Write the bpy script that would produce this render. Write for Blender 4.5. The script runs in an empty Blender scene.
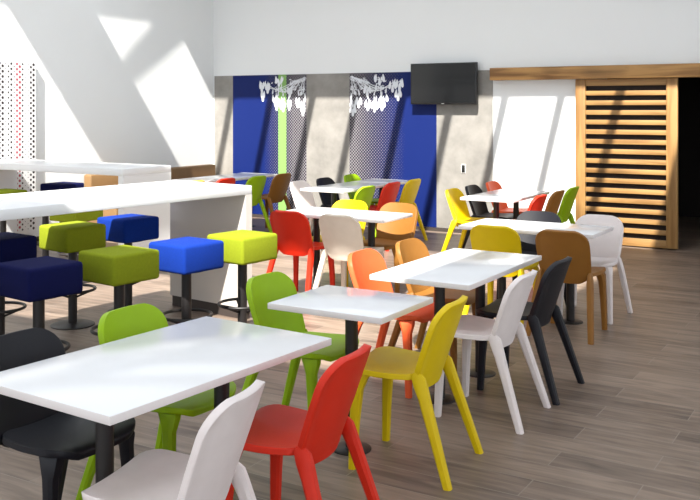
import bpy, bmesh, math, random
from mathutils import Vector, Matrix
random.seed(7)
SC = bpy.context.scene
COL = SC.collection
PI = math.pi

# ------------------------------------------------------------------ camera, world, sun, exposure
# room axes: x along the back wall (0 = left corner), y = 0 on the back wall and negative towards the camera
cam_d = bpy.data.cameras.new('camera')
cam = bpy.data.objects.new('camera', cam_d); COL.objects.link(cam)
cam_d.sensor_width = 36; cam_d.lens = 36 * 920 / 700
cam_d.shift_y = -(250 - 107) / 700
cam.location = (9.40, -11.427, 1.70)
cam.rotation_euler = (PI / 2, 0, math.radians(31))
SC.camera = cam

w = bpy.data.worlds.new('sky'); SC.world = w; w.use_nodes = True
bg = w.node_tree.nodes['Background']
bg.inputs['Color'].default_value = (0.86, 0.93, 1.0, 1); bg.inputs['Strength'].default_value = 2.25

sd = bpy.data.lights.new('sun', 'SUN'); sd.energy = 14.0; sd.angle = math.radians(0.9); sd.color = (1, 0.96, 0.89)
sun = bpy.data.objects.new('sun', sd); COL.objects.link(sun)
sun.rotation_euler = Vector((0.3, -1.0, 1.28)).to_track_quat('Z', 'Y').to_euler()
sun.location = (8, -12, 12)

SC.view_settings.view_transform = 'Standard'; SC.view_settings.look = 'None'
SC.view_settings.gamma = 1; SC.view_settings.exposure = 0.0
SC.view_settings.use_curve_mapping = False

# ------------------------------------------------------------------ materials
def srgb(r, g, b):
    f = lambda c: (c / 255 / 12.92) if c / 255 <= .04045 else ((c / 255 + .055) / 1.055) ** 2.4
    return (f(r), f(g), f(b), 1)

class NT:
    def __init__(s, name):
        s.m = bpy.data.materials.new(name); s.m.use_nodes = True
        s.t = s.m.node_tree; s.b = s.t.nodes['Principled BSDF']
    def n(s, typ, **kw):
        nd = s.t.nodes.new(typ)
        for k, v in kw.items(): setattr(nd, k, v)
        return nd
    def l(s, a, b): s.t.links.new(a, b)
    def math(s, op, a, b=None):
        nd = s.n('ShaderNodeMath', operation=op)
        for i, v in enumerate((a, b)):
            if v is None: continue
            if isinstance(v, (int, float)): nd.inputs[i].default_value = v
            else: s.l(v, nd.inputs[i])
        return nd.outputs[0]
    def mix(s, fac, a, b):
        nd = s.n('ShaderNodeMix', data_type='RGBA')
        for key, v in ((0, fac), (6, a), (7, b)):
            if isinstance(v, (int, float, tuple)): nd.inputs[key].default_value = v
            else: s.l(v, nd.inputs[key])
        return nd.outputs[2]

def plain(name, col, rough=.5, noise=.04, scale=8, bump=0, bscale=200, metal=0, spec=None):
    k = NT(name); b = k.b
    tc = k.n('ShaderNodeTexCoord'); nz = k.n('ShaderNodeTexNoise'); nz.inputs['Scale'].default_value = scale
    k.l(tc.outputs['Object'], nz.inputs['Vector'])
    c2 = tuple(min(1, c * (1 - 2 * noise)) for c in col[:3]) + (1,)
    c1 = tuple(min(1, c * (1 + 2 * noise)) for c in col[:3]) + (1,)
    k.l(k.mix(nz.outputs['Fac'], c2, c1), b.inputs['Base Color'])
    b.inputs['Roughness'].default_value = rough; b.inputs['Metallic'].default_value = metal
    if spec is not None: b.inputs['Specular IOR Level'].default_value = spec
    if bump:
        n2 = k.n('ShaderNodeTexNoise'); n2.inputs['Scale'].default_value = bscale
        k.l(tc.outputs['Object'], n2.inputs['Vector'])
        bp = k.n('ShaderNodeBump'); bp.inputs['Strength'].default_value = bump; bp.inputs['Distance'].default_value = .004
        k.l(n2.outputs['Fac'], bp.inputs['Height']); k.l(bp.outputs['Normal'], b.inputs['Normal'])
    return k.m

def wood(name, c1, c2, axis='X', scale=1.0, rough=.5):
    k = NT(name); tc = k.n('ShaderNodeTexCoord'); mp = k.n('ShaderNodeMapping')
    st = {'X': (.7, 9, 9), 'Z': (9, 9, .7)}[axis]
    mp.inputs['Scale'].default_value = tuple(v * scale for v in st)
    k.l(tc.outputs['Object'], mp.inputs['Vector'])
    nz = k.n('ShaderNodeTexNoise'); nz.inputs['Scale'].default_value = 1.5; nz.inputs['Detail'].default_value = 6
    nz.inputs['Distortion'].default_value = .6
    k.l(mp.outputs[0], nz.inputs['Vector'])
    kn = k.n('ShaderNodeTexNoise'); kn.inputs['Scale'].default_value = 1.6; kn.inputs['Detail'].default_value = 1
    k.l(tc.outputs['Object'], kn.inputs['Vector'])
    rp = k.n('ShaderNodeValToRGB'); rp.color_ramp.elements[0].color = c2; rp.color_ramp.elements[1].color = c1
    rp.color_ramp.elements[0].position = .36; rp.color_ramp.elements[1].position = .6
    k.l(nz.outputs['Fac'], rp.inputs[0])
    r2 = k.n('ShaderNodeValToRGB'); r2.color_ramp.elements[0].color = (.55, .55, .55, 1); r2.color_ramp.elements[0].position = .3
    r2.color_ramp.elements[1].position = .42
    k.l(kn.outputs['Fac'], r2.inputs[0])
    mu = k.n('ShaderNodeMix', data_type='RGBA', blend_type='MULTIPLY'); mu.inputs[0].default_value = .6
    k.l(rp.outputs[0], mu.inputs[6]); k.l(r2.outputs[0], mu.inputs[7])
    k.l(mu.outputs[2], k.b.inputs['Base Color']); k.b.inputs['Roughness'].default_value = rough
    return k.m

def floor_mat():
    k = NT('wood_look_floor_tile'); tc = k.n('ShaderNodeTexCoord')
    br = k.n('ShaderNodeTexBrick', offset=.37, offset_frequency=2)
    br.inputs['Scale'].default_value = 1; br.inputs['Brick Width'].default_value = 1.2; br.inputs['Row Height'].default_value = .2
    br.inputs['Mortar Size'].default_value = .003; br.inputs['Mortar Smooth'].default_value = .2; br.inputs['Bias'].default_value = 0
    br.inputs['Color1'].default_value = (.25, .25, .25, 1); br.inputs['Color2'].default_value = (.85, .85, .85, 1)
    k.l(tc.outputs['Object'], br.inputs['Vector'])
    mp = k.n('ShaderNodeMapping'); mp.inputs['Scale'].default_value = (1.1, 9, 1); k.l(tc.outputs['Object'], mp.inputs['Vector'])
    n1 = k.n('ShaderNodeTexNoise'); n1.inputs['Scale'].default_value = 2.2; n1.inputs['Detail'].default_value = 7; n1.inputs['Distortion'].default_value = .8
    k.l(mp.outputs[0], n1.inputs['Vector'])
    n2 = k.n('ShaderNodeTexNoise'); n2.inputs['Scale'].default_value = .9; n2.inputs['Detail'].default_value = 2; k.l(tc.outputs['Object'], n2.inputs['Vector'])
    v = k.math('ADD', k.math('MULTIPLY', n1.outputs['Fac'], .95), k.math('MULTIPLY', br.outputs['Color'], .40))
    v = k.math('ADD', v, k.math('MULTIPLY', n2.outputs['Fac'], .12))
    rp = k.n('ShaderNodeValToRGB'); e = rp.color_ramp.elements
    e[0].position = .48; e[0].color = FLOOR_D; e[1].position = .98; e[1].color = FLOOR_L
    k.l(v, rp.inputs[0])
    c = k.mix(br.outputs['Fac'], rp.outputs[0], FLOOR_G)
    k.l(c, k.b.inputs['Base Color']); k.b.inputs['Roughness'].default_value = .42
    bp = k.n('ShaderNodeBump'); bp.inputs['Strength'].default_value = .25; bp.inputs['Distance'].default_value = .002
    k.l(k.math('SUBTRACT', n1.outputs['Fac'], br.outputs['Fac']), bp.inputs['Height']); k.l(bp.outputs['Normal'], k.b.inputs['Normal'])
    return k.m

def halftone(name, x_full, x_none, pale, deep):
    """printed halftone: pale dots that are largest at x_full and vanish at x_none (metres along the wall)"""
    k = NT(name); tc = k.n('ShaderNodeTexCoord'); sp = k.n('ShaderNodeSeparateXYZ'); k.l(tc.outputs['Object'], sp.inputs[0])
    kk = 2 * PI / .046
    a = k.math('COSINE', k.math('MULTIPLY', k.math('ADD', sp.outputs[0], sp.outputs[2]), kk))
    b = k.math('COSINE', k.math('MULTIPLY', k.math('SUBTRACT', sp.outputs[0], sp.outputs[2]), kk))
    d = k.math('MULTIPLY', k.math('ADD', a, b), .5)
    mr = k.n('ShaderNodeMapRange'); mr.inputs[1].default_value = x_full; mr.inputs[2].default_value = x_none
    mr.inputs[3].default_value = .0; mr.inputs[4].default_value = 1.02
    k.l(sp.outputs[0], mr.inputs[0])
    f = k.math('GREATER_THAN', d, mr.outputs[0])
    m2 = k.n('ShaderNodeMapRange'); m2.inputs[1].default_value = x_full; m2.inputs[2].default_value = x_none; k.l(sp.outputs[0], m2.inputs[0])
    k.l(k.mix(f, k.mix(m2.outputs[0], srgb(26, 24, 36), deep), pale), k.b.inputs['Base Color']); k.b.inputs['Specular IOR Level'].default_value = .2; k.b.inputs['Roughness'].default_value = .6
    return k.m

FLOOR_D = srgb(84, 71, 62); FLOOR_L = srgb(144, 126, 112); FLOOR_G = srgb(138, 126, 116)
M = {}
M['wall'] = plain('white_wall_paint', srgb(228, 230, 230), .7, .006, 2, .05, 150)
M['ceiling'] = plain('white_ceiling_paint', srgb(232, 232, 230), .8, .01)
M['floor'] = floor_mat()
M['dark'] = plain('unlit_room_dark', srgb(28, 20, 18), .9, .05)  # near-black colour stands in for missing light in the room and door gaps
M['base'] = plain('dark_baseboard', srgb(58, 50, 46), .6)
M['concrete'] = NT('polished_concrete').m
def concrete():
    k = NT('mottled_concrete'); tc = k.n('ShaderNodeTexCoord')
    n1 = k.n('ShaderNodeTexNoise'); n1.inputs['Scale'].default_value = 2.6; n1.inputs['Detail'].default_value = 8; n1.inputs['Roughness'].default_value = .65
    k.l(tc.outputs['Object'], n1.inputs['Vector'])
    rp = k.n('ShaderNodeValToRGB'); e = rp.color_ramp.elements
    e[0].position = .35; e[0].color = srgb(122, 119, 114); e[1].position = .68; e[1].color = srgb(148, 144, 138)
    k.l(n1.outputs['Fac'], rp.inputs[0]); k.l(rp.outputs[0], k.b.inputs['Base Color']); k.b.inputs['Roughness'].default_value = .6
    return k.m
M['concrete'] = concrete()
DEEP = srgb(10, 30, 92)
M['blue'] = plain('deep_blue_print', DEEP, .55, .03)
M['half_l'] = halftone('halftone_print_fading_left', 1.55, 1.0, srgb(126, 122, 126), DEEP)
M['half_r'] = halftone('halftone_print_fading_right', 2.65, 3.45, srgb(126, 122, 126), DEEP)
M['lime_print'] = plain('lime_stripe_print', srgb(122, 166, 88), .55, .02)
M['white_print'] = plain('white_ornament_print', srgb(222, 225, 230), .6, .04, 40)
M['oak'] = wood('golden_pine', srgb(160, 122, 72), srgb(130, 94, 50), 'X', 1.0, .55)
M['oak_v'] = wood('golden_pine_upright', srgb(160, 122, 72), srgb(132, 95, 50), 'Z', 1.0, .55)
M['beam'] = wood('knotty_pine_beam', srgb(176, 132, 76), srgb(122, 84, 42), 'X', 1.0, .6)
M['tv'] = plain('black_tv_plastic', srgb(14, 14, 15), .35, .02)
M['screen'] = plain('black_tv_glass', srgb(10, 10, 11), .12, .02)
M['silver'] = plain('silver_badge', srgb(190, 190, 190), .3, .02, metal=.6)
M['white_plastic'] = plain('white_switch_plastic', srgb(225, 225, 222), .4, .01)
M['black_plastic'] = plain('black_switch_plastic', srgb(25, 25, 26), .4, .01)
M['top'] = plain('white_laminate', srgb(232, 233, 236), .16, .006, 3)
M['edge'] = plain('white_laminate_edge', srgb(226, 220, 219), .45, .01)
M['counter'] = plain('white_solid_surface', srgb(228, 228, 229), .3, .008, 3)
M['end'] = plain('end_panel_shaded_white', srgb(196, 190, 184), .4, .01)  # white panel greyed, shade under the worktop mixed into its colour
M['metal'] = plain('black_powder_coated_steel', srgb(30, 27, 27), .45, .05, 30)
M['fab_green'] = plain('lime_wool_felt', srgb(130, 141, 28), .95, .06, 60, .5, 600, spec=.15)
M['fab_blue_lit'] = plain('blue_wool_felt_sunlit', srgb(14, 48, 134), .95, .06, 60, .5, 600, spec=.15)  # sunlit tone of the one blue felt, light put into the colour
M['fab_blue_shade'] = plain('blue_wool_felt_shaded', srgb(12, 17, 64), .95, .06, 60, .5, 600, spec=.15)  # same blue felt, darkened in colour for the stools in shade
M['bench'] = plain('tan_bench_vinyl', srgb(128, 98, 62), .6, .05)
M['panel'] = plain('white_panel_lacquer', srgb(228, 228, 228), .45, .01)
M['dot_dark'] = plain('dark_panel_dots', srgb(44, 34, 38), .6)
M['dot_red'] = plain('red_panel_dots', srgb(176, 70, 84), .6)
CH = {'yellow': srgb(216, 186, 0), 'red': srgb(210, 42, 18), 'coral': srgb(230, 92, 48), 'green': srgb(142, 178, 6), 'white': srgb(228, 218, 216),
      'cream': srgb(216, 204, 190), 'black': srgb(21, 21, 28), 'tan': srgb(138, 92, 36)}
for n_, c_ in CH.items():
    M['chair_' + n_] = plain('matte_%s_chair_plastic' % n_, c_, .5, .03, 14, .12, 500, spec=.3)

# ------------------------------------------------------------------ helpers
def obj(name, bm, mats, parent=None, smooth=False):
    me = bpy.data.meshes.new(name); bm.normal_update(); bm.to_mesh(me); bm.free()
    for m in (mats if isinstance(mats, (list, tuple)) else [mats]): me.materials.append(m)
    if smooth:
        for p in me.polygons: p.use_smooth = True
        if smooth != 'all':
            try: me.set_sharp_from_angle(angle=math.radians(38))
            except Exception: pass
    o = bpy.data.objects.new(name, me); COL.objects.link(o)
    if parent: o.parent = parent
    return o

def tag(o, label=None, cat=None, group=None, kind=None):
    for k, v in (('label', label), ('category', cat), ('group', group), ('kind', kind)):
        if v: o[k] = v
    return o

def empty(name, loc, rz=0, label=None, cat=None, group=None):
    o = bpy.data.objects.new(name, None); COL.objects.link(o); o.location = loc; o.rotation_euler = (0, 0, rz)
    o.empty_display_size = .1
    return tag(o, label, cat, group)

def copy_tree(o, parent=None):
    c = o.copy(); COL.objects.link(c); c.parent = parent
    for ch in list(o.children): copy_tree(ch, c)
    return c

def box(bm, x0, x1, y0, y1, z0, z1, bev=0, seg=2, mi=0):
    r = bmesh.ops.create_cube(bm, size=1)
    vs = r['verts']
    for v in vs:
        v.co = Vector(((x0 + x1) / 2 + v.co.x * (x1 - x0), (y0 + y1) / 2 + v.co.y * (y1 - y0), (z0 + z1) / 2 + v.co.z * (z1 - z0)))
    fs = list({f for v in vs for f in v.link_faces})
    for f in fs: f.material_index = mi
    if bev:
        es = list({e for v in vs for e in v.link_edges})
        bmesh.ops.bevel(bm, geom=es, offset=bev, segments=seg, profile=.5, affect='EDGES')

def lathe(bm, prof, n=32, cx=0, cy=0):
    rings = []
    for r, z in prof:
        if r < 1e-6: rings.append([bm.verts.new((cx, cy, z))])
        else: rings.append([bm.verts.new((cx + r * math.cos(2 * PI * i / n), cy + r * math.sin(2 * PI * i / n), z)) for i in range(n)])
    for a, b in zip(rings, rings[1:]):
        for i in range(n):
            j = (i + 1) % n
            if len(a) == 1: f = [a[0], b[j], b[i]]
            elif len(b) == 1: f = [a[i], a[j], b[0]]
            else: f = [a[i], a[j], b[j], b[i]]
            bm.faces.new(f)
    bmesh.ops.recalc_face_normals(bm, faces=bm.faces)

def tube(bm, pts, r, n=8, closed=False):
    pts = [Vector(p) for p in pts]; rings = []; N = len(pts)
    for i, p in enumerate(pts):
        a = pts[(i - 1) % N] if (closed or i > 0) else p; b = pts[(i + 1) % N] if (closed or i < N - 1) else p
        t = (b - a).normalized(); s = t.cross(Vector((0, 0, 1)))
        if s.length < 1e-3: s = t.cross(Vector((1, 0, 0)))
        s.normalize(); u = s.cross(t)
        rr = r[i] if isinstance(r, (list, tuple)) else r
        rings.append([bm.verts.new(p + (s * math.cos(2 * PI * k / n) + u * math.sin(2 * PI * k / n)) * rr) for k in range(n)])
    for i in range(N if closed else N - 1):
        a, b = rings[i], rings[(i + 1) % N]
        for k in range(n): bm.faces.new([a[k], a[(k + 1) % n], b[(k + 1) % n], b[k]])
    if not closed: bm.faces.new(rings[0][::-1]); bm.faces.new(rings[-1])
    bmesh.ops.recalc_face_normals(bm, faces=bm.faces)

def prism(bm, pts, z0, z1):
    a = [bm.verts.new((x, y, z0)) for x, y in pts]; b = [bm.verts.new((x, y, z1)) for x, y in pts]; n = len(pts)
    bm.faces.new(a[::-1]); bm.faces.new(b)
    for i in range(n): bm.faces.new([a[i], a[(i + 1) % n], b[(i + 1) % n], b[i]])
    bmesh.ops.recalc_face_normals(bm, faces=bm.faces)

def BM(): return bmesh.new()
def one(name, mat, *a, parent=None, **k):
    bm = BM(); box(bm, *a, **k); return obj(name, bm, mat, parent, smooth=bool(k.get('bev')))

# ------------------------------------------------------------------ room shell
XR, YF, H = 12.0, -14.5, 4.4
S = lambda o: tag(o, kind='structure')
S(one('floor', M['floor'], -.15, XR + .15, YF - .15, 3.6, -.12, 0))
S(one('wall_left', M['wall'], -.15, 0, YF, 0, 0, H))
bm = BM()
DX0, DX1, DZ = 6.22, 9.3, 2.06                       # doorway in the back wall
box(bm, -.15, DX0, 0, .15, 0, H); box(bm, DX1, XR, 0, .15, 0, H); box(bm, DX0, DX1, 0, .15, DZ, H)
S(obj('wall_back', bm, M['wall']))
bm = BM()                                             # right wall with two high windows outside the frame
box(bm, XR, XR + .15, YF, .15, 0, .9); box(bm, XR, XR + .15, YF, .15, 3.4, H)
for y in (YF, -11, -7.5, -4): box(bm, XR, XR + .15, y, y + .5, .9, 3.4)
box(bm, XR, XR + .15, -.6, .15, .9, 3.4)
S(obj('wall_right', bm, M['wall']))
bm = BM()                                             # glazed facade behind the camera
box(bm, -.15, XR + .15, YF - .15, YF, 0, .3); box(bm, -.15, XR + .15, YF - .15, YF, 3.9, H)
for i in range(9): x = -.15 + i * 1.52; box(bm, x, x + .12, YF - .15, YF, .3, 3.9)
S(obj('wall_front', bm, M['wall']))
# roof with two skylight strips, cross beams, rafters, one skew brace and added shading pieces
bm = BM(); zt = H + .05
s0, s1, s2, s3 = 2.02, 3.64, 5.07, 9.86; xl, xr = .345, 7.86
box(bm, -.15, XR + .15, -s0, .15, H, zt)
box(bm, -.15, XR + .15, -s2, -s1, H, zt)
box(bm, -.15, XR + .15, YF - .15, -s3, H, zt)
box(bm, -.15, xl, -s1, -s0, H, zt); box(bm, -.15, xl, -s3, -s2, H, zt)
box(bm, xr, XR + .15, -s1, -s0, H, zt); box(bm, xr, XR + .15, -s3, -s2, H, zt)
for k in range(9):
    x = .98 + .757 * k; box(bm, x - .055, x + .055, -s1, -s0, H, zt)
prism(bm, [(.484, -3.617), (.33, -2.349), (.33, -2.0), (.40, -2.0), (.558, -3.61)], H, zt)
box(bm, -.15, XR + .15, -7.85, -7.45, H, zt)  # cross beam added so the camera-side chair backs fall in shade
box(bm, 1.3, 3.6, -8.3, -6.65, H, zt)  # unseen roof patch added to shade the rear counter
S(obj('ceiling', bm, M['ceiling']))
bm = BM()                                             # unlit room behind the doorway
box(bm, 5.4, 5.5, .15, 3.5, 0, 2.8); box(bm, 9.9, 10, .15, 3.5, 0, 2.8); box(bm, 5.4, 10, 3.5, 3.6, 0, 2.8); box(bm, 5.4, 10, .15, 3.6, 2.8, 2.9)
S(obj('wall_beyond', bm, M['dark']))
S(one('baseboard_back', M['base'], .0, 5.86, -.03, 0, 0, .045))
S(one('baseboard_left', M['base'], 0, .015, -9, -.03, 0, .06))

# ------------------------------------------------------------------ back wall mural
TOP = 2.19
mural = empty('wall_mural', (0, 0, 0), 0, 'long wall mural of blue, dotted and concrete panels on the back wall', 'mural')
def panel(x0, x1, mat, label):
    tag(one('panel', mat, x0, x1, -.012, -.0005, .05, TOP, parent=mural), label)
panel(.03, .40, M['concrete'], 'narrow concrete panel in the corner')
panel(.40, 1.785, M['half_l'], 'blue panel fading into pale dots on its right')
panel(1.785, 2.533, M['concrete'], 'concrete panel between the two dotted panels')
panel(2.533, 3.925, M['half_r'], 'blue panel fading into pale dots on its left')
panel(3.925, 4.744, M['concrete'], 'concrete panel with the wall switch')
tag(one('stripe', M['lime_print'], 1.275, 1.42, -.016, -.012, .05, TOP, parent=mural), 'lime green vertical stripe')

def leaf(bm, cx, cz, ang, ln, wd, y=-.0165):
    n = 10; pts = []
    for i in range(n):
        t = 2 * PI * i / n; u = (1 - math.cos(t)) / 2 * ln; v = math.sin(t) * wd * (.55 + .9 * (u / ln)) * .5
        pts.append((cx + u * math.sin(ang) + v * math.cos(ang), cz - u * math.cos(ang) + v * math.sin(ang)))
    a = [bm.verts.new((x, y, z)) for x, z in pts]; b = [bm.verts.new((x, y + .004, z)) for x, z in pts]
    bm.faces.new(a); bm.faces.new(b[::-1])
    for i in range(n): bm.faces.new([a[i], b[i], b[(i + 1) % n], a[(i + 1) % n]])

def chandelier(edge, sgn, label, stripe=None):
    """printed half chandelier; grows from x=edge outwards in direction sgn"""
    rnd = random.Random(11); root = empty('chandelier_print', (edge, -.012, TOP), 0, label); root.parent = mural
    arms = BM(); dr = BM()
    X = lambda d: edge + sgn * d
    clamp = lambda d: max(.025, d)
    # scrolling arms: dx of their tip, dz of their tip, sag
    for dx, dz, sag in ((.06, -.30, .02), (.14, -.24, .05), (.30, -.20, .07), (.46, -.24, .08), (.58, -.22, .10), (.72, -.14, .12), (.84, -.12, .12)):
        pts = [(X(.03 + (dx - .03) * t), -.0155, min(TOP - .014, TOP - .05 + (dz + .05) * t ** 1.5 - sag * math.sin(PI * t) + .03 * math.sin(2 * PI * t))) for t in [i / 14 for i in range(15)]]
        tube(arms, pts, .006, 5)
        for q in range(2):
            t = .3 + .35 * q; c = Vector(pts[int(14 * t)])
            tube(arms, [(c.x + .035 * math.cos(a) * (1 - i / 22), -.0155, min(TOP - .012, c.z + .035 * math.sin(a) * (1 - i / 22))) for i in range(14) for a in [i * .55 + q]], .005, 5)
    # clusters of drops: centre, half width, top, bottom, count
    for dx, hw_, zt_, zb_, n_ in ((.09, .075, -.22, -.50, 16), (.06, .03, -.36, -.58, 6), (.155, .02, -.22, -.46, 5), (.30, .05, -.10, -.30, 9), (.31, .012, -.30, -.50, 3), (.46, .05, -.14, -.48, 13), (.42, .025, -.30, -.52, 5),
                                 (.57, .06, -.18, -.42, 13), (.54, .02, -.30, -.50, 4), (.71, .05, -.08, -.24, 9), (.82, .05, -.08, -.22, 9), (.80, .015, -.20, -.36, 4), (.50, .08, -.03, -.14, 10)):
        for q in range(max(2, int(n_ * .45))):
            d_ = clamp(dx + rnd.uniform(-hw_, hw_)); ln = rnd.uniform(.055, .10)
            leaf(dr, X(d_), TOP + zt_ + (zb_ + ln - zt_) * (q + rnd.random() * .5) / max(2, int(n_ * .45)), rnd.uniform(-.22, .22), ln, rnd.uniform(.018, .027), -.0165 - .0004 * (q % 5))
        for k_ in (-1, 0, 1): leaf(dr, X(clamp(dx + k_ * max(.028, hw_ * .7))), TOP + zb_ + (.07 if k_ == 0 else .12), k_ * .12, .12, .042, -.019 - .0004 * k_)
    for q in range(26):
        d_ = .03 + .62 * rnd.random() ** 1.2
        leaf(dr, X(d_), TOP - .06 - rnd.random() * .2, rnd.uniform(-1.6, 1.6), rnd.uniform(.025, .045), .014, -.0165 - .0004 * (q % 5))
    for o_, n in ((arms, 'arms'), (dr, 'crystal_drops')):
        ob = obj(n, o_, M['white_print'], root); ob.matrix_parent_inverse = Matrix.Translation((-edge, .012, -TOP))
    return root
chandelier(1.785, -1, 'white printed chandelier crossed by the lime stripe on the left blue panel')
chandelier(2.533, 1, 'white printed chandelier on the right blue panel, left of the television')

# television
tv = empty('television', (4.075, -.1, 2.02), 0, 'black flat television mounted high on the back wall', 'television')
def local(name, mat, parent, *a, **k):
    o = one(name, mat, *a, **k); o.parent = parent; return o
local('housing', M['tv'], tv, -.49, .49, -.03, .02, -.285, .275, bev=.006)
local('screen', M['screen'], tv, -.475, .475, -.0325, -.029, -.262, .262)
local('badge', M['silver'], tv, -.02, .02, -.0335, -.029, -.279, -.27)
local('wall_mount', M['tv'], tv, -.2, .2, .02, .0865, -.15, .15)
# switch
sw = empty('wall_switch', (4.327, -.0125, .87), 0, 'small black switch in white plate on the concrete panel', 'switch')
local('plate', M['white_plastic'], sw, -.034, .034, -.006, .0, -.06, .06, bev=.003)
local('rocker', M['black_plastic'], sw, -.024, .024, -.012, -.006, -.05, .05, bev=.003)

# wooden header beam and sliding slatted door
o = one('header_beam', M['beam'], 4.765, 9.6, -.17, -.001, 2.05, 2.21, bev=.006); tag(o, 'long knotty pine beam over the doorway and white wall', 'beam')
d = S(empty('door_1', (6.50, -.075, .015), 0, 'pine sliding door with horizontal slats and dark gaps', None))
bm = BM(); hw = .615; dh = 2.03
box(bm, -hw, -hw + .125, -.025, .025, 0, dh, .004); box(bm, hw - .13, hw, -.025, .025, 0, dh, .004)
obj('stile', bm, M['oak_v'], d, smooth=True)
bm = BM(); ng = 16; z0 = .09; gap = .062; pitch = (dh - .025 - z0) / ng
box(bm, -hw + .125, hw - .13, -.022, .022, 0, z0, .003); box(bm, -hw + .125, hw - .13, -.022, .022, dh - .025, dh, .003)
for i in range(ng):
    z = z0 + i * pitch + gap
    if z + pitch - gap < dh - .02: box(bm, -hw + .125, hw - .13, -.014, .014, z, z + pitch - gap, .003)
obj('slats', bm, M['oak'], d, smooth=True)
local('gap_dark_sheet', M['dark'], d, -.492, hw - .02, .03, .036, .02, dh - .01)  # sheet added behind the slats, its dark colour makes the gaps look unlit

# dotted screen panel on the left wall
bm = BM(); Y0, Y1, Z0, Z1 = -4.75, -3.55, .12, 2.27
box(bm, .02, .06, Y0, Y1, Z0, Z1)
rnd = random.Random(3); nc = 29
def disc(bm, y, z, r, mi):
    vs = [bm.verts.new((.0612, y + r * math.cos(2 * PI * i / 8), z + r * math.sin(2 * PI * i / 8))) for i in range(8)]
    f = bm.faces.new(vs); f.material_index = mi
cs = [.018, .016, .006, .005, .013, .018, .016, .008, .015, .012, .006]
for c in range(nc):
    r = cs[c % 11]; mi = 2 if c % 11 in (5, 6) else 1; y = Y1 - .035 - c * .042
    for q in range(33):
        z = Z1 - .04 - q * .064 - (.032 if c % 2 else 0)
        if z > Z0 + .03: disc(bm, y, z, r, mi)
o = obj('dotted_screen', bm, [M['panel'], M['dot_dark'], M['dot_red']])
tag(o, 'tall white screen with black and red dots on the left wall', 'screen')

# bench along left wall
bn = empty('banquette', (.0, -1.43, 0), 0, 'brown upholstered bench along the left wall in the back corner', 'bench')
local('seat', M['bench'], bn, .02, .62, -1.3, 1.3, .12, .45, bev=.03, seg=3)
local('backrest', M['bench'], bn, .02, .16, -1.3, 1.3, .45, .80, bev=.025, seg=3)
local('plinth', M['metal'], bn, .04, .52, -1.25, 1.25, 0, .12)

# ------------------------------------------------------------------ counters
def counter(name, loc, rz, L, Wd, label, near_panel=True):
    """long axis local y from 0 (far end) to -L; local x from 0 (right side) to -Wd"""
    r = empty(name, loc, rz, label, 'counter')
    local('worktop', M['counter'], r, -Wd, 0, -L, 0, 1.0, 1.07, bev=.004)
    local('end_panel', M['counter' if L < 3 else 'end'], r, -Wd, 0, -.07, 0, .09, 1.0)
    local('plinth', M['base'], r, -Wd + .02, -.02, -.062, -.008, 0, .09)
    if near_panel:
        local('end_panel', M['counter'], r, -Wd, 0, -L, -L + .07, .09, 1.0)
        local('plinth', M['base'], r, -Wd + .02, -.02, -L + .008, -L + .062, 0, .09)
    return r
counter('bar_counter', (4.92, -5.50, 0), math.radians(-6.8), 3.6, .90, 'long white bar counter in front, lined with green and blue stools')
counter('bar_counter', (2.64, -4.63, 0), math.radians(-90), 2.54, .71, 'white bar counter behind, nearest the dotted screen')

# ------------------------------------------------------------------ stools
def make_stool(fab):
    r = empty('bar_stool', (0, 0, 0))
    bm = BM(); box(bm, -.185, .185, -.185, .185, .595, .785, .022, 3)
    obj('seat_cushion', bm, M[fab], r, smooth=True)
    bm = BM(); lathe(bm, [(0, .596), (.13, .596), (.13, .585), (.034, .58), (.034, .02), (.04, .018)], 24); obj('pole', bm, M['metal'], r, smooth=True)
    bm = BM(); lathe(bm, [(0, .02), (.04, .022), (.155, .012), (.168, .006), (.168, 0), (0, 0)], 36); obj('base_plate', bm, M['metal'], r, smooth=True)
    bm = BM(); tube(bm, [(.17 * math.cos(2 * PI * i / 32), .17 * math.sin(2 * PI * i / 32), .28) for i in range(32)], .011, 8, True)
    for k in range(3):
        a = 2 * PI * k / 3 + .5; tube(bm, [(.03 * math.cos(a), .03 * math.sin(a), .22), (.17 * math.cos(a), .17 * math.sin(a), .28)], .009, 6)
    obj('foot_ring', bm, M['metal'], r, smooth='all')
    return r
stool_proto = {}
def stool(fab, x, y, rz, label, group):
    if fab not in stool_proto: o = stool_proto[fab] = make_stool(fab)
    else: o = copy_tree(stool_proto[fab])
    o.location = (x, y, 0); o.rotation_euler = (0, 0, math.radians(rz)); tag(o, label, 'stool', group)
gR = 'stools along the near side of the front counter'; gL = 'stools along the far side of the front counter'; gF = 'stools at the rear counter'
stool('fab_green', 5.310, -6.130, -7, 'sunlit lime green stool at the far end of the front counter', gR)
stool('fab_blue_lit', 5.210, -6.620, -7, 'sunlit blue stool between two lime green stools on the near side of the front counter', gR)
stool('fab_green', 5.100, -7.140, -7, 'shaded lime green stool between the sunlit blue and the nearest shaded blue stool', gR)
stool('fab_blue_shade', 5.030, -7.720, -7, 'nearest shaded blue stool on the near side of the front counter', gR)
stool('fab_blue_lit', 3.860, -5.800, -7, 'half sunlit blue stool under the far side of the front counter', gL)
stool('fab_green', 3.850, -6.390, -7, 'half sunlit lime green stool under the far side of the front counter', gL)
stool('fab_blue_shade', 3.920, -7.120, -7, 'shaded blue stool at the left frame edge, far side of the front counter', gL)
stool('fab_green', 2.48, -5.10, 0, 'lime green stool below the right end of the rear counter', gF)
stool('fab_blue_shade', 1.60, -4.72, 0, 'shaded blue stool tucked under the near side of the rear counter', gF)
stool('fab_green', .92, -4.72, 0, 'lime green stool tucked under the left part of the rear counter', gF)
stool('fab_blue_shade', 0.730, -3.720, 0, 'shaded blue stool behind the rear counter, beside the dotted screen', gF)

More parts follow.
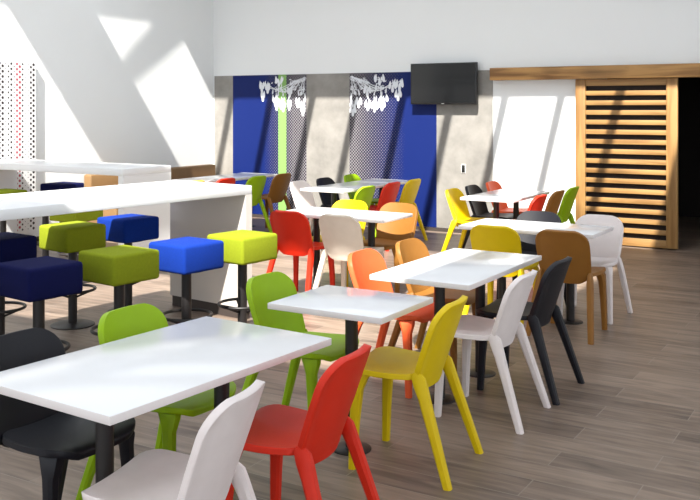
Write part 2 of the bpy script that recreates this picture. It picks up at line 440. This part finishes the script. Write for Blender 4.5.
# ------------------------------------------------------------------ tables
def table(cx, cy, wx, wy, label, group=None, turn=0):
    r = empty('cafe_table', (cx, cy, 0), math.radians(turn), label, 'table', group or 'white cafe tables')
    bm = BM(); box(bm, -wx / 2, wx / 2, -wy / 2, wy / 2, .71, .74, .003, 2)
    for f in bm.faces: f.material_index = 0 if f.normal.z > .5 else 1
    bm.normal_update()
    for f in bm.faces: f.material_index = 0 if f.normal.z > .5 else 1
    obj('tabletop', bm, [M['top'], M['edge']], r, smooth=True)
    L = max(wx, wy); off = [0] if L < .8 else [-.26 * L, .26 * L]
    for o_ in off:
        px, py = (o_, 0) if wx > wy else (0, o_)
        bm = BM(); lathe(bm, [(.0, .71), (.15, .71), (.15, .70), (.032, .695), (.032, .010)], 24, px, py); obj('pole', bm, M['metal'], r, smooth=True)
        bm = BM(); lathe(bm, [(.0, .014), (.04, .014), (.090, .009), (.098, .005), (.098, 0), (0, 0)], 36, px, py); obj('base_plate', bm, M['metal'], r, smooth=True)
    return r
table(6.975, -8.755, .71, 1.18, 'nearest white cafe table, at the bottom left of the picture', None, -3.5)
table(7.05, -7.50, .64, .54, 'small square white table with one pole, between the nearest and the middle table')
table(7.090, -6.270, .62, 1.16, 'white table half in sunlight with white, black, red and tan chairs')
table(6.860, -4.290, 1.10, .58, 'white table nearest the slatted door with a yellow and brown chair in front')
table(5.050, -4.300, 1.12, .56, 'white table behind the red and cream chairs, in the middle of the room')
table(5.660, -1.860, .60, 1.14, 'white table in front of the white wall beside the slatted door')
table(3.605, -1.860, .60, 1.14, 'nearer of the two white tables joined before the right blue panel')
table(3.605, -0.980, .60, .58, 'farther of the two white tables joined before the right blue panel')
table(1.42, -2.42, .62, 1.14, 'nearer of the two white tables along the corner bench')
table(1.42, -1.24, .62, 1.14, 'farther of the two white tables along the corner bench')

# ------------------------------------------------------------------ chairs
def interp(tab, t):
    for (a, va), (b, vb) in zip(tab, tab[1:]):
        if t <= b:
            f = (t - a) / (b - a); f = f * f * (3 - 2 * f) if len(tab) < 3 else f
            return va + (vb - va) * f
    return tab[-1][1]
def catmull(P, t):
    n = len(P) - 1; x = min(max(t * n, 0), n - 1e-6); i = int(x); f = x - i
    p = [P[max(0, min(n, i + k))] for k in (-1, 0, 1, 2)]
    return tuple(.5 * ((2 * p[1][c]) + (-p[0][c] + p[2][c]) * f + (2 * p[0][c] - 5 * p[1][c] + 4 * p[2][c] - p[3][c]) * f * f + (-p[0][c] + 3 * p[1][c] - 3 * p[2][c] + p[3][c]) * f ** 3) for c in range(len(p[1])))

def sheet(ctrl, curve, n_v, n_u, R0, R1, edge_t, mid_t, rim=.88, flip=1):
    """thick moulded sheet with rounded corners (radius R0 at the start, R1 at the end, metres).
    ctrl: (y, z, half width) along its length; curve(t) -> (forward curl, up curl) of the side edges"""
    bm = BM()
    cum = [0]; prev = catmull(ctrl, 0)
    for i in range(1, 101):
        q = catmull(ctrl, i / 100); cum.append(cum[-1] + math.hypot(q[0] - prev[0], q[1] - prev[1])); prev = q
    L = cum[-1]
    def at_len(d):
        d = min(max(d, 0), L - 1e-9); k = 0
        while cum[k + 1] < d: k += 1
        return (k + (d - cum[k]) / (cum[k + 1] - cum[k])) / 100
    ds = sorted([R0 * (1 - math.cos(PI / 2 * k / 7)) for k in range(8)] + [L - R1 * (1 - math.cos(PI / 2 * k / 7)) for k in range(8)] + [R0 + (L - R0 - R1) * k / n_v for k in range(1, n_v)])
    us = [-1, -.985, -rim, -rim + .03] + [(-rim + .03) + (2 * rim - .06) * k / n_u for k in range(1, n_u)] + [rim - .03, rim, .985, 1]
    def mid(d, u):
        d = min(max(d, 0), L); y, z, w_ = catmull(ctrl, at_len(d)); c = 0
        if d < R0: c = R0 - math.sqrt(max(0, R0 * R0 - (R0 - d) ** 2))
        if L - d < R1: c = max(c, R1 - math.sqrt(max(0, R1 * R1 - (R1 - L + d) ** 2)))
        cy, cz = curve(d / L); v = u * (w_ - c) / w_
        return Vector((u * (w_ - c), y + cy * v * v, z + cz * v * v))
    e = 5e-4; A, B = [], []
    for d in ds:
        ra, rb = [], []
        for u in us:
            p = mid(d, u); dc = min(max(d, .03), L - .03); uc = min(max(u, -.9), .9)
            n = (mid(dc, uc + e) - mid(dc, uc - e)).cross(mid(dc + e, uc) - mid(dc - e, uc)).normalized() * flip
            inner = abs(u) < rim and .028 < d < L - .028
            f, b = edge_t * .4, (mid_t if inner else edge_t) - edge_t * .4
            if abs(u) > .99 or d < 1e-6 or d > L - 1e-6: f, b = edge_t * .28, edge_t * .48
            ra.append(bm.verts.new(p + n * f)); rb.append(bm.verts.new(p - n * b))
        A.append(ra); B.append(rb)
    m = len(us); nv = len(ds) - 1
    for i in range(nv):
        for j in range(m - 1):
            bm.faces.new([A[i][j], A[i][j + 1], A[i + 1][j + 1], A[i + 1][j]])
            bm.faces.new([B[i][j], B[i + 1][j], B[i + 1][j + 1], B[i][j + 1]])
        bm.faces.new([A[i][0], A[i + 1][0], B[i + 1][0], B[i][0]])
        bm.faces.new([A[i][-1], B[i][-1], B[i + 1][-1], A[i + 1][-1]])
    for j in range(m - 1):
        bm.faces.new([A[0][j], B[0][j], B[0][j + 1], A[0][j + 1]])
        bm.faces.new([A[-1][j], A[-1][j + 1], B[-1][j + 1], B[-1][j]])
    bmesh.ops.recalc_face_normals(bm, faces=bm.faces)
    return bm

def leg_mesh(path):
    """path: (x, y, z, half x, half y) sections of a rounded rectangular leg"""
    bm = BM(); rings = []
    for x, y, z, hx, hy in path:
        k = .55; pts = [(hx, hy * k), (hx * k, hy), (-hx * k, hy), (-hx, hy * k), (-hx, -hy * k), (-hx * k, -hy), (hx * k, -hy), (hx, -hy * k)]
        rings.append([bm.verts.new((x + a, y + b, z)) for a, b in pts])
    for a, b in zip(rings, rings[1:]):
        for i in range(8): bm.faces.new([a[i], a[(i + 1) % 8], b[(i + 1) % 8], b[i]])
    bm.faces.new(rings[0][::-1]); bm.faces.new(rings[-1])
    bmesh.ops.recalc_face_normals(bm, faces=bm.faces)
    return bm

BACK = [(-.150, .396, .174), (-.170, .450, .186), (-.192, .515, .193), (-.215, .585, .198), (-.243, .670, .201), (-.268, .745, .200), (-.284, .795, .196)]
SEAT = [(-.140, .452, .166), (-.110, .450, .184), (-.060, .448, .200), (.020, .448, .212), (.110, .453, .218), (.180, .457, .218), (.222, .451, .214), (.240, .434, .210)]
def make_chair(colour):
    m = M['chair_' + colour]
    r = empty('cafe_chair', (0, 0, 0))
    obj('seat', sheet(SEAT, lambda t: (0, .012), 16, 10, .05, .11, .026, .018, .93), m, r, smooth=True)
    obj('backrest', sheet(BACK, lambda t: (.050 - .008 * t, 0), 16, 12, .10, .105, .030, .0265, .92, -1), m, r, smooth=True)
    for s in (-1, 1):
        obj('leg', leg_mesh([(s * .238, -.304, 0, .020, .019), (s * .213, -.230, .22, .0225, .023), (s * .196, -.179, .37, .023, .027), (s * .189, -.158, .425, .021, .032), (s * .186, -.146, .462, .015, .032), (s * .184, -.138, .482, .007, .018)]), m, r, smooth=True)
    for s in (-1, 1):
        obj('leg', leg_mesh([(s * .203, .178, 0, .019, .018), (s * .196, .170, .22, .022, .022), (s * .188, .160, .37, .025, .027), (s * .180, .156, .420, .032, .042), (s * .170, .144, .446, .032, .05)]), m, r, smooth=True)
    return r
chair_proto = {}
DIRS = {'-x': 90, '+x': -90, '+y': 0, '-y': 180}
def chair(colour, bx, by, face, label, group, turn=0, origin=False):
    """bx, by: where the top of the backrest stands"""
    if colour not in chair_proto: o = chair_proto[colour] = make_chair(colour)
    else: o = copy_tree(chair_proto[colour])
    a = math.radians(DIRS[face] + turn); f = Vector((-math.sin(a), math.cos(a)))
    o.location = (bx + f.x * .27, by + f.y * .27, 0); o.rotation_euler = (0, 0, a)
    if origin: o.location = (bx, by, 0)
    tag(o, label, 'chair', group)
g = 'chairs around the nearest table'
chair('white', 7.330, -9.130, '-x', 'nearest white chair, cut off by the bottom edge beside the red chair', g, 12, True)
chair('red', 7.391, -8.525, '-x', 'red chair in front, between the nearest white chair and the yellow chair', g, 7, True)
chair('black', 6.618, -8.963, '+x', 'dark black chair behind the nearest table at the left edge', g, 0, True)
chair('green', 6.664, -8.390, '+x', 'bright green chair behind the nearest table, right of the black chair', g, 0, True)
g = 'chairs at the small square table'
chair('yellow', 7.337, -7.490, '-x', 'large yellow chair right of the small square table, seen whole', g, 6, True)
chair('green', 6.714, -7.407, '+x', 'green chair left of the small square table', g, 0, True)
g = 'chairs around the middle table'
chair('coral', 6.742, -6.429, '+x', 'orange red chair left of the half sunlit table, behind the square table', g, 0, True)
chair('tan', 6.769, -5.855, '+x', 'sunlit tan chair behind the orange red chair at the half sunlit table', g, 0, True)
chair('white', 7.378, -6.632, '-x', 'white chair next to the black chair, right of the half sunlit table', g, 2, True)
chair('black', 7.398, -6.073, '-x', 'black chair right of the half sunlit table, behind the white one', g, 0, True)
g = 'chairs at the table nearest the slatted door'
chair('yellow', 6.715, -4.849, '+y', 'yellow chair seen from behind, left of the brown chair', g)
chair('tan', 7.245, -4.850, '+y', 'brown chair seen from behind at the table by the slatted door', g)
chair('black', 6.705, -3.740, '-y', 'dark grey chair behind the table by the slatted door, left of the white chair', g)
chair('white', 7.230, -3.745, '-y', 'white chair in front of the slatted door, behind the brown chair', g)
g = 'chairs at the table in the middle of the room'
chair('red', 4.795, -4.845, '+y', 'red chair seen from behind, left of the cream chair', g)
chair('cream', 5.315, -4.850, '+y', 'cream white chair seen from behind, right of the red chair', g)
chair('yellow', 4.810, -3.750, '-y', 'yellow chair behind the middle room table, left of a tan chair', g)
chair('tan', 5.345, -3.750, '-y', 'tan chair with sunlit back behind the middle room table, facing the camera', g)
g = 'chairs at the table before the white wall'
chair('yellow', 5.115, -2.120, '+x', 'yellow chair in profile left of the table before the white wall', g)
chair('black', 5.115, -1.590, '+x', 'black chair left of the table before the white wall, behind the profile yellow chair', g)
chair('coral', 5.115, -0.980, '+x', 'sunlit coral chair farthest back left of the table before the white wall', g)
chair('red', 6.215, -2.280, '-x', 'red chair right of the table before the white wall', g)
chair('tan', 6.215, -1.695, '-x', 'brown chair between a red and a lime chair before the white wall', g)
chair('green', 6.215, -1.175, '-x', 'sunlit lime chair farthest back beside the slatted door', g)
g = 'chairs at the tables before the right blue panel'
chair('white', 3.050, -2.110, '+x', 'white chair in profile behind the middle room red chair', g)
chair('black', 3.050, -1.530, '+x', 'black chair before the concrete panel between the blue panels', g)
chair('green', 3.040, -0.850, '+x', 'sunlit lime chair farthest back before the dotted part of the right blue panel', g)
chair('green', 4.155, -2.280, '-x', 'green chair left of a red chair before the right blue panel', g)
chair('red', 4.155, -1.660, '-x', 'red chair between a green and a yellow chair before the right blue panel', g)
chair('yellow', 4.155, -1.100, '-x', 'yellow chair right of a red chair before the right blue panel', g)
g = 'chairs at the tables along the corner bench'
chair('yellow', 1.98, -2.72, '-x', 'yellow chair whose top shows above the front counter', g)
chair('red', 2.04, -2.20, '-x', 'red chair whose top shows above the front counter, left of the green chair', g)
chair('green', 2.150, -1.680, '-x', 'green chair before the left blue panel, beside the front counter end', g)
chair('tan', 2.170, -1.130, '-x', 'tan chair before the lime stripe on the left blue panel', g)
